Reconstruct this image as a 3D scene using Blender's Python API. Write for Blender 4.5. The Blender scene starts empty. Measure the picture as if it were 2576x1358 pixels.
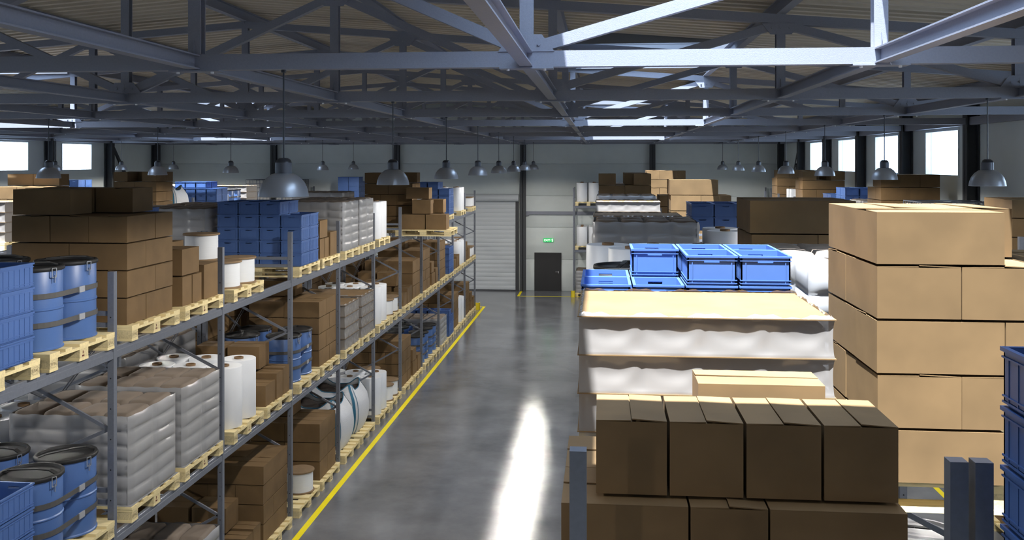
import bpy, math, random
from mathutils import Vector, Matrix
random.seed(7)
PI = math.pi
S = bpy.context.scene
COL = S.collection
H = 4.884                      # camera height
YJ = lambda j: 3.089 + 2.343*j # rack grid
TN = lambda n: 6.75 + 3.65*n   # truss grid
XK = lambda k: -5.38 + 2.426*k # truss panel points
LV = (0.0, 1.70, 3.302)
DECK = .138
CAM = Vector((0, 0, H))
ZC = lambda x, y: y*.99563 - x*.09334

# ------------------------------------------------------------------ mesh builder
class M:
    def __init__(s): s.v = []; s.f = []; s.mi = []
    def add(s, vs, fs, mi=0):
        n = len(s.v); s.v += [tuple(v) for v in vs]
        for f in fs: s.f.append([i+n for i in f]); s.mi.append(mi)
        return s
    def box(s, x0, x1, y0, y1, z0, z1, mi=0):
        return s.add([(x0,y0,z0),(x1,y0,z0),(x1,y1,z0),(x0,y1,z0),(x0,y0,z1),(x1,y0,z1),(x1,y1,z1),(x0,y1,z1)],
            [(0,3,2,1),(4,5,6,7),(0,1,5,4),(1,2,6,5),(2,3,7,6),(3,0,4,7)], mi)
    def prism(s, poly, a, b, axis='y', mi=0):
        n = len(poly); vs = []
        for t in (a, b):
            for p, q in poly:
                vs.append((p,t,q) if axis=='y' else ((t,p,q) if axis=='x' else (p,q,t)))
        fs = [[(i), (i+1)%n, n+(i+1)%n, n+i] for i in range(n)] + [list(range(n))[::-1], list(range(n,2*n))]
        return s.add(vs, fs, mi)
    def bar(s, p, q, w, h, mi=0, up=(0,0,1)):
        p = Vector(p); q = Vector(q); d = (q-p).normalized(); u = Vector(up)
        if abs(d.dot(u)) > .98: u = Vector((0,1,0))
        a = d.cross(u).normalized(); b = a.cross(d).normalized()
        vs = []
        for c in (p, q):
            for i, j in ((-1,-1),(1,-1),(1,1),(-1,1)): vs.append(c + a*w/2*i + b*h/2*j)
        return s.add(vs, [(0,1,2,3),(7,6,5,4),(0,4,5,1),(1,5,6,2),(2,6,7,3),(3,7,4,0)], mi)
    def cyl(s, p, q, r, n=12, mi=0, r2=None):
        p = Vector(p); q = Vector(q); d = (q-p).normalized(); u = Vector((0,0,1))
        if abs(d.dot(u)) > .98: u = Vector((1,0,0))
        a = d.cross(u).normalized(); b = a.cross(d); r2 = r if r2 is None else r2
        vs = [p + (a*math.cos(2*PI*i/n) + b*math.sin(2*PI*i/n))*r for i in range(n)]
        vs += [q + (a*math.cos(2*PI*i/n) + b*math.sin(2*PI*i/n))*r2 for i in range(n)]
        return s.add(vs, [(i,(i+1)%n,n+(i+1)%n,n+i) for i in range(n)] + [list(range(n))[::-1], list(range(n,2*n))], mi)
    def lathe(s, prof, n=24, c=(0,0), mi=0, close=True, ph=0):
        vs = []; k = len(prof)
        for r, z in prof:
            for i in range(n):
                t = 2*PI*(i+ph)/n; vs.append((c[0]+r*math.cos(t), c[1]+r*math.sin(t), z))
        fs = [(a*n+i, a*n+(i+1)%n, (a+1)*n+(i+1)%n, (a+1)*n+i) for a in range(k-1) for i in range(n)]
        if close: fs += [list(range(n))[::-1], list(range((k-1)*n, k*n))]
        return s.add(vs, fs, mi)
    def grid(s, fn, nu, nv, mi=0, wrap=False):
        vs = [fn(i/nu, j/nv) for j in range(nv+1) for i in range(nu if wrap else nu+1)]
        w = nu if wrap else nu+1
        fs = [(j*w+i, j*w+(i+1)%w, (j+1)*w+(i+1)%w, (j+1)*w+i) for j in range(nv) for i in range(nu)]
        return s.add(vs, fs, mi)
    def mesh(s, name, mats, smooth=False, ang=35):
        me = bpy.data.meshes.new(name); me.from_pydata(s.v, [], s.f)
        if not isinstance(mats, (list, tuple)): mats = [mats]
        for m in mats: me.materials.append(m)
        if len(mats) > 1: me.polygons.foreach_set('material_index', s.mi)
        if smooth:
            me.polygons.foreach_set('use_smooth', [True]*len(me.polygons))
            try: me.set_sharp_from_angle(angle=math.radians(ang))
            except Exception: pass
        me.update(); return me

def ob(name, me, parent=None, loc=(0,0,0), rz=0):
    o = bpy.data.objects.new(name, me); COL.objects.link(o); o.location = loc; o.rotation_euler = (0,0,rz)
    if parent: o.parent = parent
    return o
LABELS = {}
def tag(o, label, cat, group=None, kind=None):
    o['label'] = label; o['category'] = cat
    if group: o['group'] = group
    if kind: o['kind'] = kind
    return o
def struct(name, me, label=None):
    o = ob(name, me); o['kind'] = 'structure'
    if label: o['label'] = label
    return o
CACHE = {}
def cached(key, fn):
    if key not in CACHE: CACHE[key] = fn()
    return CACHE[key]

# ------------------------------------------------------------------ materials
def mat(name, col, rough=.6, metal=0, noise=0, nscale=5, spec=.5, bump=0, bscale=60, rnd=0, coat=0, col2=None, stretch=None):
    m = bpy.data.materials.new(name); m.use_nodes = True; nt = m.node_tree; b = nt.nodes['Principled BSDF']
    b.inputs['Roughness'].default_value = rough; b.inputs['Metallic'].default_value = metal
    b.inputs['Specular IOR Level'].default_value = spec
    if coat: b.inputs['Coat Weight'].default_value = coat; b.inputs['Coat Roughness'].default_value = .08
    b.inputs['Base Color'].default_value = (*col, 1)
    L = nt.links; tc = nt.nodes.new('ShaderNodeTexCoord'); src = tc.outputs['Object']
    if stretch:
        mp = nt.nodes.new('ShaderNodeMapping'); mp.inputs['Scale'].default_value = stretch
        L.new(src, mp.inputs[0]); src = mp.outputs[0]
    if noise or rnd:
        c2 = col2 or tuple(c*(1-noise) for c in col)
        mx = nt.nodes.new('ShaderNodeMixRGB'); mx.inputs[1].default_value = (*col,1); mx.inputs[2].default_value = (*c2,1)
        n = nt.nodes.new('ShaderNodeTexNoise'); n.inputs['Scale'].default_value = nscale; n.inputs['Detail'].default_value = 4
        oi = nt.nodes.new('ShaderNodeObjectInfo')
        ad = nt.nodes.new('ShaderNodeVectorMath'); ad.operation = 'MULTIPLY_ADD'
        cx = nt.nodes.new('ShaderNodeCombineXYZ')
        for i in range(3): L.new(oi.outputs['Random'], cx.inputs[i])
        L.new(cx.outputs[0], ad.inputs[0]); ad.inputs[1].default_value = (37,53,71); L.new(src, ad.inputs[2])
        L.new(ad.outputs[0], n.inputs['Vector'])
        rp = nt.nodes.new('ShaderNodeMapRange'); rp.inputs[1].default_value = .35; rp.inputs[2].default_value = .68
        L.new(n.outputs[0], rp.inputs[0]); L.new(rp.outputs[0], mx.inputs[0]); out = mx.outputs[0]
        if rnd:
            hs = nt.nodes.new('ShaderNodeHueSaturation'); mr = nt.nodes.new('ShaderNodeMapRange')
            mr.inputs[3].default_value = 1-rnd; mr.inputs[4].default_value = 1+rnd
            L.new(oi.outputs['Random'], mr.inputs[0]); L.new(mr.outputs[0], hs.inputs['Value']); L.new(out, hs.inputs['Color']); out = hs.outputs[0]
        L.new(out, b.inputs['Base Color'])
    if bump:
        n2 = nt.nodes.new('ShaderNodeTexNoise'); n2.inputs['Scale'].default_value = bscale; L.new(src, n2.inputs['Vector'])
        bp = nt.nodes.new('ShaderNodeBump'); bp.inputs['Strength'].default_value = bump; bp.inputs['Distance'].default_value = .01
        L.new(n2.outputs[0], bp.inputs['Height']); L.new(bp.outputs[0], b.inputs['Normal'])
    return m
def film_mat(name, col, alpha, rough=.22):
    m = mat(name, col, rough, spec=.6); nt = m.node_tree; b = nt.nodes['Principled BSDF']
    b.inputs['Alpha'].default_value = alpha; return m
CARD = mat('cardboard', (.18,.112,.052), .75, noise=.20, nscale=3.8, spec=.25, rnd=.06)
WOOD = mat('pallet_wood', (.80,.66,.36), .65, noise=.14, nscale=9, spec=.3, stretch=(1,6,6), rnd=.05)
CHIP = mat('pressed_wood_block', (.70,.58,.33), .8, noise=.25, nscale=90, spec=.2)
STAMPM = mat('burnt_mark', (.12,.09,.05), .8)
REDM = mat('dark_red_staple', (.10,.015,.01), .6)
PLY = mat('reel_wood', (.24,.16,.09), .7, noise=.15, nscale=8, spec=.3)
STEELR = mat('rack_steel', (.17,.185,.225), .38, metal=.25, noise=.1, nscale=40)
HOLE = mat('dark_hole', (.01,.01,.012), .8)
STEELT = mat('truss_steel', (.25,.265,.325), .55, metal=.05, noise=.08, nscale=70, bump=.1, bscale=160)
BOLT = mat('galvanised_bolt', (.8,.8,.8), .35)
DARKCOL = mat('charcoal_steel', (.045,.048,.055), .6, noise=.1, nscale=20)
BLUE = mat('blue_plastic', (.060,.125,.33), .42, noise=.06, nscale=8)
BLUED = mat('blue_paint', (.068,.14,.35), .4, noise=.05, nscale=6)
BLACK = mat('black_plastic', (.018,.018,.019), .55, spec=.3)
STRAPM = mat('grey_webbing', (.075,.072,.07), .7)
CHROME = mat('steel_clamp', (.6,.6,.62), .3, metal=.8)
BUCK = mat('grey_buckle', (.30,.31,.34), .5)
WHITE = mat('white_film_roll', (.74,.76,.80), .45, noise=.05, nscale=4)
REELW = mat('white_reel_winding', (.72,.74,.77), .6, noise=.05, nscale=8, stretch=(1,1,30))
CORE = mat('brown_core', (.20,.12,.06), .8)
SACK = mat('paper_sack', (.19,.15,.118), .8, noise=.15, nscale=5)
FILMG = film_mat('grey_stretch_film', (.31,.31,.32), .95, .34)
FILMW = film_mat('clear_stretch_film', (.27,.25,.235), .76, .11)
CANM = mat('white_canister_plastic', (.42,.41,.40), .35)
BAGW = mat('woven_white_bag', (.66,.67,.70), .7, noise=.12, nscale=14, bump=.5, bscale=10, stretch=(2,2,22))
BAGB = mat('teal_webbing', (.02,.13,.22), .7)
SOIL = mat('dark_brown_contents', (.03,.018,.012), .9, noise=.4, nscale=20)
LAMPAL = mat('brushed_aluminium', (.42,.44,.48), .36, metal=.6)
LAMPBK = mat('dark_lamp_cap', (.03,.032,.04), .35)
WALLM = mat('pale_grey_wall_panel', (.66,.71,.71), .55, noise=.04, nscale=3)
DOORM = mat('charcoal_door', (.018,.018,.02), .5)
SHUT = mat('shutter_grey', (.50,.53,.56), .5)
YEL = mat('yellow_paint', (.95,.78,.0), .5, noise=.03)
YELS = mat('yellow_powder_coat', (.80,.62,.02), .5)
ROOFM = mat('beige_roof_sheet', (.62,.55,.44), .6)
GREY = mat('grey_plastic', (.36,.36,.38), .45)
def floor_mat():
    m = mat('polished_concrete', (.21,.22,.235), .2); nt = m.node_tree; b = nt.nodes['Principled BSDF']; L = nt.links
    geo = nt.nodes.new('ShaderNodeNewGeometry')
    n = nt.nodes.new('ShaderNodeTexNoise'); n.inputs['Scale'].default_value = .9; n.inputs['Detail'].default_value = 9; n.inputs['Roughness'].default_value = .62
    L.new(geo.outputs['Position'], n.inputs['Vector'])
    cr = nt.nodes.new('ShaderNodeValToRGB'); cr.color_ramp.elements[0].position = .3; cr.color_ramp.elements[1].position = .72
    cr.color_ramp.elements[0].color = (.115,.12,.132,1); cr.color_ramp.elements[1].color = (.225,.232,.25,1)
    L.new(n.outputs[0], cr.inputs[0]); L.new(cr.outputs[0], b.inputs['Base Color'])
    mr = nt.nodes.new('ShaderNodeMapRange'); mr.inputs[3].default_value = .06; mr.inputs[4].default_value = .14
    L.new(n.outputs[0], mr.inputs[0]); L.new(mr.outputs[0], b.inputs['Roughness'])
    n3 = nt.nodes.new('ShaderNodeTexNoise'); n3.inputs['Scale'].default_value = 260; L.new(geo.outputs['Position'], n3.inputs['Vector'])
    bp = nt.nodes.new('ShaderNodeBump'); bp.inputs['Strength'].default_value = .09; bp.inputs['Distance'].default_value = .004
    L.new(n3.outputs[0], bp.inputs['Height']); L.new(bp.outputs[0], b.inputs['Normal'])
    b.inputs['Specular IOR Level'].default_value = .7
    return m
FLOORM = floor_mat()
def glass_mat():
    m = bpy.data.materials.new('window_glass'); m.use_nodes = True; nt = m.node_tree; nt.nodes.clear()
    o = nt.nodes.new('ShaderNodeOutputMaterial'); t = nt.nodes.new('ShaderNodeBsdfTransparent'); g = nt.nodes.new('ShaderNodeBsdfGlossy')
    mx = nt.nodes.new('ShaderNodeMixShader'); mx.inputs[0].default_value = .05; g.inputs['Roughness'].default_value = .05
    t.inputs[0].default_value = (.93,.97,1,1)
    nt.links.new(t.outputs[0], mx.inputs[1]); nt.links.new(g.outputs[0], mx.inputs[2]); nt.links.new(mx.outputs[0], o.inputs[0]); return m
GLASS = glass_mat()
def emit(name, col, st):
    m = mat(name, col, .5); b = m.node_tree.nodes['Principled BSDF']
    b.inputs['Emission Color'].default_value = (*col,1); b.inputs['Emission Strength'].default_value = st; return m
EXG = emit('exit_green', (.0,.42,.09), .9); EXW = emit('exit_white', (.85,.95,.88), .8)

ORD = ['zeroth','first','second','third','fourth','fifth','sixth','seventh','eighth','ninth','tenth','eleventh','twelfth','thirteenth']
SHELF = ('floor level','middle shelf','top shelf')
CULL = {}
def reg(kind, o): CULL.setdefault(kind, []).append(o); return o

# ------------------------------------------------------------------ pallets
PL, PW = 1.2, .96
def pallet_parts():
    yb = [(-.48,-.345),(-.268,-.174),(-.067,.067),(.174,.268),(.345,.48)]
    xs = [(-.6,-.455),(-.0725,.0725),(.455,.6)]; yk = [(-.48,-.365),(-.0675,.0675),(.365,.48)]
    return yb, xs, yk
def pallet_mesh():
    yb, xs, yk = pallet_parts(); m = M()
    for a, b in yb: m.box(-.6,.6,a,b,.116,.138)
    for a, b in xs: m.box(a,b,-.478,.478,.094,.116)
    for a, b in xs:
        for c, d in yk: m.box(a+.002,b-.002,c+.004,d-.004,.022,.094,1)
    for c, d in yk: m.box(-.598,.598,c,d,0,.022)
    return m.mesh('pallet', [WOOD, CHIP])
def stamp_mesh():
    cu = bpy.data.curves.new('t','FONT'); cu.body = 'EPAL'; cu.size = .036; cu.align_x = 'CENTER'; cu.align_y = 'CENTER'; cu.extrude = 0; cu.space_character = 1.08
    cu.resolution_u = 2
    to = bpy.data.objects.new('t', cu); COL.objects.link(to); bpy.context.view_layer.update()
    me0 = bpy.data.meshes.new_from_object(to.evaluated_get(bpy.context.evaluated_depsgraph_get()))
    m = M(); m.add([(0, v.co.x, v.co.y) for v in me0.vertices], [list(p.vertices) for p in me0.polygons])
    n = 32
    for i in range(n):
        a, b = 2*PI*i/n, 2*PI*(i+1)/n
        m.add([(0,math.cos(t)*.054*k,math.sin(t)*.027*k) for t in (a,b) for k in (1,.955)], [(0,1,3,2)])
    bpy.data.objects.remove(to); bpy.data.meshes.remove(me0); bpy.data.curves.remove(cu)
    return m.mesh('stamp', STAMPM)
def make_pallet(x, y, z, rz, place, near=False, sgn=1):
    lab = 'light wooden pallet, ' + place
    if not near:
        o = ob('pallet', cached('pal', pallet_mesh), None, (x,y,z), rz)
        reg('pallet', tag(o, lab, 'pallet', 'light wooden pallets')); return o
    r = ob('pallet', None, None, (x,y,z), rz); reg('pallet', tag(r, lab, 'pallet', 'light wooden pallets'))
    yb, xs, yk = pallet_parts()
    for a, b in yb:
        me = cached(('db', round(b-a,3)), lambda: M().box(-.6,.6,-(b-a)/2,(b-a)/2,0,.022).mesh('deck_board', WOOD)); ob('deck_board', me, r, (0,(a+b)/2,.116))
    for a, b in xs:
        ob('cross_board', cached('cb', lambda: M().box(-.0725,.0725,-.478,.478,0,.022).mesh('cross_board', WOOD)), r, ((a+b)/2,0,.094))
    for a, b in xs:
        for c, d in yk:
            k = round(d-c,3)
            bl = ob('block', cached(('bl',k), lambda: M().box(-.0705,.0705,-k/2+.004,k/2-.004,0,.072).mesh('block', CHIP)), r, ((a+b)/2,(c+d)/2,.022))
            if (a > .4 if sgn > 0 else a < -.4):
                if abs(c+d) > .1:
                    st = ob('stamp', cached('st', stamp_mesh), bl, (sgn*.0716,0,.034), 0 if sgn>0 else PI)
                else:
                    ob('staple', cached('sp', lambda: M().box(-.001,.001,-.028,.002,0,.012).box(-.001,.001,-.018,-.010,.022,.045).mesh('staple', REDM)), bl, (sgn*.0716,0,.01))
    for c, d in yk:
        k = round(d-c,3)
        ob('skid', cached(('sk',k), lambda: M().box(-.598,.598,-k/2,k/2,0,.022).mesh('skid', WOOD)), r, (0,(c+d)/2,0))
    return r

# ------------------------------------------------------------------ goods
class Spot:                                     # a pallet position: local xy -> world
    def __init__(s, x, y, z, rz, place, flip=1): s.x=x; s.y=y; s.z=z; s.rz=rz; s.place=place; s.flip=flip
    def w(s, lx, ly, lz=0):
        lx *= s.flip; c, n = math.cos(s.rz), math.sin(s.rz)
        return (s.x+lx*c-ly*n, s.y+lx*n+ly*c, s.z+lz)
def box_mesh(w, d, h, flaps=True):
    def f():
        m = M().box(-w/2,w/2,-d/2,d/2,0,h-.013)
        if flaps:
            for sg in (-1,1): flap(m, w, d, h, sg)
        return m.mesh('cardboard_box', CARD)
    return cached(('box',round(w,3),round(d,3),round(h,3),flaps), f)
def flap(m, w, d, h, sg):
    along = w >= d; t = .004
    L = (w if along else d)/2; T = (d if along else w)/2
    vs = []
    rise = .008 if sg > 0 else .002
    for z0 in (0, t):
        for a, b, r in ((-L,0.0015,rise),(L,0.0015,rise*.35),(L,T,0),(-L,T,0)):
            p = (a, b*sg) if along else (b*sg, a)
            vs.append((p[0], p[1], h-.013+z0+r))
    fs = [(3,2,1,0),(4,5,6,7),(0,1,5,4),(1,2,6,5),(2,3,7,6),(3,0,4,7)]
    if (sg < 0) == along: fs = [f[::-1] for f in fs]
    m.add(vs, fs)
def make_box(sp, lx, ly, lz, w, d, h, what, near=False):
    lab = '%s, %s' % (what, sp.place)
    dr = random.uniform(-.006,.006)
    if near:
        o = ob('cardboard_box', box_mesh(w,d,h,False), None, sp.w(lx,ly,lz), sp.rz+dr*.5)
        for sg in (-1,1):
            def f():
                m = M(); flap(m,w,d,h,sg); return m.mesh('flap', CARD)
            ob('flap', cached(('flap',round(w,3),round(d,3),round(h,3),sg), f), o)
    else: o = ob('cardboard_box', box_mesh(w,d,h), None, sp.w(lx,ly,lz), sp.rz+dr)
    reg('cardboard_box', tag(o, lab, 'box', 'cardboard boxes on the racks')); return o
LAY = lambda i, top: 'top layer' if i == top else ('bottom layer' if i == 0 else ORD[i+1]+' layer')
def stack(sp, rows=4, extra=(), L=.54, W=.36, hh=.24, near=False, start='A'):
    """alternating layers: A front three narrow + rear two wide, B front two wide + rear three narrow"""
    X3 = [(-W,'inner'),(0,'middle'),(W,'outer')]; X2 = [(-L/2*1.0,'inner'),(L/2,'outer')]
    dep = L + W
    n = rows + (1 if extra else 0)
    for i in range(n):
        A = (i % 2 == 0) == (start == 'A'); z = DECK + i*(hh+.003)
        its = []
        if A:
            for x, nm in X3: its.append((x, -dep/2+L/2, W, L, 'front '+nm))
            for x, nm in X2: its.append((x, dep/2-W/2, L, W, 'rear '+nm))
        else:
            for x, nm in X2: its.append((x, -dep/2+W/2, L, W, 'front '+nm))
            for x, nm in X3: its.append((x, dep/2-L/2, W, L, 'rear '+nm))
        for x, y, w, d, nm in its:
            if i >= rows and nm not in extra: continue
            g = .007 if near else .005
            make_box(sp, x+random.uniform(-.003,.003), y, z, w-g, d-g, hh, 'cardboard box, %s, %s' % (LAY(i, n-1), nm), near)
def stackC(sp, rows=3, wide=False, extra=()):
    w, d, h = .54, .42, .28
    for i in range(rows):
        z = DECK+i*(h+.003)
        if wide and i == rows-1:
            make_box(sp, -.12, 0, z, .86, .82, h, 'very wide cardboard box, top layer'); continue
        for x in (-1,1):
            for y in (-1,1):
                make_box(sp, x*(w/2+.001), y*(d/2+.001), z, w-.004, d-.004, h, 'large cardboard box, %s, %s %s' % (LAY(i, rows-1 if not extra else rows), 'front' if y<0 else 'rear', 'inner' if x<0 else 'outer'))
    for (x, y, ww, dd, hh, nm) in extra:
        make_box(sp, x, y, DECK+rows*(h+.003), ww, dd, hh, nm)
HEAPS = {
 'h1': [(.40,-.33,0,.30,.22,.30,'small low front outer'),(.40,-.09,0,.30,.22,.30,'small low middle outer'),(.39,.24,0,.34,.36,.37,'large low rear outer'),
        (.02,-.28,0,.42,.36,.30,'low front central'),(.02,.16,0,.40,.44,.32,'low rear central'),(-.39,-.2,0,.36,.44,.28,'low front inner'),(-.39,.25,0,.36,.38,.36,'low rear inner'),
        (.36,-.22,.305,.36,.40,.27,'upper front outer'),(-.02,-.25,.305,.34,.32,.24,'upper front central'),(-.36,-.15,.285,.34,.34,.25,'upper inner'),(0,.2,.325,.38,.36,.28,'upper rear central')],
 'h2': [(.36,-.26,0,.40,.36,.27,'low front outer'),(.42,.06,0,.30,.24,.34,'small low middle outer'),(.42,.32,0,.30,.24,.36,'small low rear outer'),
        (-.06,-.24,0,.40,.38,.34,'low front central'),(-.44,-.22,0,.30,.42,.30,'low front inner'),(-.1,.22,0,.6,.40,.36,'wide low rear inner'),
        (.1,.2,.365,.42,.38,.30,'upper rear central'),(-.34,.18,.365,.38,.36,.30,'upper rear inner'),(-.1,-.26,.345,.32,.30,.2,'upper front small')],
}
def heap(sp, kind='h1', mx=1, my=1):
    for x, y, z, w, d, h, nm in HEAPS[kind]:
        make_box(sp, x*mx, y*my, DECK+z, w, d, h, 'box, '+nm+', loose pile' )
def crate_mesh():
    def f():
        w, d, h, t = .302, .40, .178, .009
        m = M(); a, b = w/2-.008, d/2-.008
        m.box(-a,a,-b,b,.012,.02)
        for s in (-1,1):
            x0, x1 = sorted((s*a, s*(a-t))); m.box(x0,x1,-b,b,.012,h)
            y0, y1 = sorted((s*b, s*(b-t)))
            m.box(-a,-.045,y0,y1,.012,h); m.box(.045,a,y0,y1,.012,h); m.box(-.045,.045,y0,y1,.012,.136); m.box(-.045,.045,y0,y1,.152,h)
        for z0, z1, e in ((h-.012,h,.008),(h-.032,h-.027,.005),(.012,.018,.004),(.03,.035,.004)):
            m.box(-a-e,-a,-b-e,b+e,z0,z1); m.box(a,a+e,-b-e,b+e,z0,z1); m.box(-a,a,-b-e,-b,z0,z1); m.box(-a,a,b,b+e,z0,z1)
        m.box(-a+.01,a-.01,-b+.01,b-.01,0,.012)
        for s in (-1,1):
            for y in (-.155,-.09,-.03,.03,.09,.155):
                x0, x1 = sorted((s*a, s*(a+.0025))); m.box(x0,x1,y-.003,y+.003,.018,h-.026)
            for x in (-.115,.115):
                y0, y1 = sorted((s*b, s*(b+.003))); m.box(x-.003,x+.003,y0,y1,.018,h-.026)
        return m.mesh('crate', BLUE)
    return cached('crate', f)
def crates(sp, hts, pitch=.303):
    """hts: two rows (front, rear) of four column heights"""
    nm4 = ('first','second','third','fourth')
    for r, row in enumerate(hts):
        for c, n in enumerate(row):
            for i in range(n):
                o = ob('crate', crate_mesh(), None, sp.w((c-1.5)*pitch*sp.flip, (r-.5)*.405, DECK+i*.178), sp.rz)
                reg('crate', tag(o, 'blue crate, %s, %s %s column, %s' % (LAY(i,n-1), nm4[c], 'front' if r == 0 else 'rear', sp.place), 'crate', 'blue plastic crates'))
def drum(sp, lx, ly, nm, near, grey=False):
    bm = GREY if grey else BLUED
    def body():
        r = .232; pr = [(r,0),(r+.008,.004),(r+.008,.014),(r,.022),(r,.2)]
        for z in (.315,): pr += [(r,z-.012),(r+.007,z-.004),(r+.007,z+.004),(r,z+.012)]
        pr += [(r,.612),(r-.004,.62)]
        return M().lathe(pr, 40).mesh('drum_body', bm, True)
    def lid():
        m = M(); n = 20
        m.lathe([(.24,.606),(.247,.612),(.247,.632),(.24,.64),(.222,.64),(.214,.622),(.0,.622)], n, close=False)
        return m.mesh('lid', BLACK if not grey else mat('grey_drum_lid',(.5,.5,.52),.4,metal=.3), True, 50)
    def hand():
        m = M()
        pts = [(-.21,.635),(-.15,.655),(-.05,.662),(.05,.662),(.15,.655),(.21,.635)]
        for (a, z), (b, y) in zip(pts, pts[1:]): m.bar((a, .05*math.sin(a*9),z),(b,.05*math.sin(b*9),y),.035,.008)
        return m.mesh('handle', BLACK, True)
    def clamp():
        m = M(); 
        m.bar((0,-.02,.63),(0,-.02,.56),.006,.006); m.bar((0,.02,.63),(0,.02,.56),.006,.006); m.bar((0,-.02,.56),(0,.02,.56),.006,.006); m.bar((0,-.02,.63),(0,.02,.63),.006,.006)
        m.bar((0.003,0,.58),(.003,0,.52),.016,.005)
        return m.mesh('clamp', CHROME)
    r = ob('drum', None, None, sp.w(lx,ly,DECK), random.uniform(0,6))
    tag(r, '%s drum with %s lid, %s, %s' % ('grey' if grey else 'blue', 'grey' if grey else 'black', nm, sp.place), 'drum', 'strapped drums'); reg('drum', r)
    ob('drum_body', cached(('drb',grey), body), r); li = ob('lid', cached(('drl',grey), lid), r); ob('handle', cached('drh', hand), li)
    if near: ob('clamp', cached('drc', clamp), r, (.252*math.cos(-.3-r.rotation_euler.z), .252*math.sin(-.3-r.rotation_euler.z), 0), -.3-r.rotation_euler.z)
def drums(sp, near=False, strap=True, grey=False):
    X, Y = .30, .249
    for x, a in ((-X,'inner'),(X,'outer')):
        for y, b in ((-Y,'front'),(Y,'rear')): drum(sp, x, y, b+' '+a, near, grey)
    if not strap: return
    R = .242
    for z, nm in ((.20,'lower'),(.42,'upper')):
        def f():
            pts = []
            for cx, cy, a0 in ((X,Y,0),(-X,Y,PI/2),(-X,-Y,PI),(X,-Y,1.5*PI)):
                for k in range(9): t = a0+PI/2*k/8; pts.append((cx+R*math.cos(t), cy+R*math.sin(t)))
            m = M(); n = len(pts)
            vs = [(x,y,zz) for zz in (-.02,.02) for x,y in pts] + [(x*.992,y*.992,zz) for zz in (-.02,.02) for x,y in pts]
            fs = [(i,(i+1)%n,n+(i+1)%n,n+i) for i in range(n)] + [(2*n+(i+1)%n,2*n+i,3*n+i,3*n+(i+1)%n) for i in range(n)]
            fs += [(n+i,n+(i+1)%n,3*n+(i+1)%n,3*n+i) for i in range(n)] + [(i,2*n+i,2*n+(i+1)%n,(i+1)%n) for i in range(n)]
            return m.add(vs, fs).mesh('strap_band', STRAPM)
        o = ob('strap', cached('strap', f), None, sp.w(0,0,DECK+z), sp.rz)
        tag(o, '%s grey strap around four drums, %s' % (nm, sp.place), 'strap', 'webbing straps round the drums'); reg('strap', o)
        ob('buckle', cached('buck', lambda: M().box(-.005,.005,-.04,.04,-.024,.024).mesh('buckle', BUCK)), o, (sp.flip*(X+R+.003),.06,0))
def reel(sp, lx, ly, lz, nm):
    def fl():
        return M().lathe([(.012,0),(.205,0),(.207,.004),(.207,.016),(.205,.02),(.012,.02)], 36, close=False).mesh('flange', PLY, True)
    r = ob('cable_reel', None, None, sp.w(lx,ly,lz), random.uniform(0,6))
    tag(r, 'white cable reel, %s, %s' % (nm, sp.place), 'reel', 'cable reels with brown wooden flanges'); reg('reel', r)
    ob('flange', cached('flg', fl), r); ob('flange', cached('flg', fl), r, (0,0,.29))
    ob('winding', cached('wnd', lambda: M().lathe([(.185,.02),(.186,.15),(.185,.29)], 36, close=False).mesh('winding', REELW, True)), r)
def reels(sp, full=True):
    P = [(.38,.22,'rear outer'),(-.04,.22,'rear central'),(.38,-.24,'front outer'),(-.04,-.24,'front central'),(-.42,.2,'rear inner')]
    if not full: P = P[:1]+P[3:4]
    for x, y, nm in P: reel(sp, x, y, DECK, 'lower '+nm)
    if full: reel(sp, .10, -.20, DECK+.31, 'upper single')
def roll_mesh():
    def f():
        m = M().lathe([(.198,0),(.2,.005),(.2,.682),(.196,.689),(.055,.684)], 36, close=False)
        return m.mesh('film_roll', WHITE, True)
    return cached('roll', f)
def rolls(sp, P=None):
    P = P or [(.375,.24,'rear outer'),(-.03,.24,'rear middle'),(-.435,.24,'rear inner'),(.375,-.2,'front outer'),(-.03,-.2,'front middle'),(-.435,-.2,'front inner')]
    for x, y, nm in P:
        r = ob('film_roll', roll_mesh(), None, sp.w(x,y,DECK), random.uniform(0,6))
        tag(r, 'tall white film roll, %s, %s' % (nm, sp.place), 'film roll', 'white film rolls with brown cores'); reg('film_roll', r)
        ob('core', cached('core', lambda: M().lathe([(.04,.5),(.055,.5),(.055,.705),(.04,.705),(.04,.5)], 20, close=False).mesh('core', CORE, True)), r)
def pillow(w, d, h, seed):
    def f():
        rr = random.Random(seed); n = 10; m = M()
        ph = [rr.uniform(0,6) for _ in range(4)]
        def P(u, v, s):
            x, y = 2*u-1, 2*v-1; e = (1-x**6)*(1-y**6)
            z = h/2 + s*h/2*(e**.22 if e > 0 else 0)
            z += s*.006*math.sin(3*x+ph[0])*math.sin(2.5*y+ph[1])*(e)
            return (x*w/2*(1-.07*abs(y)**7), y*d/2*(1-.07*abs(x)**7), z)
        m.grid(lambda u,v: P(u,v,1), n, n); m.grid(lambda u,v: P(1-u,v,-1), n, n)
        return m.mesh('sack', SACK, True, 80)
    return cached(('sack',round(w,3),round(d,3),round(h,3),seed), f)
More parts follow.
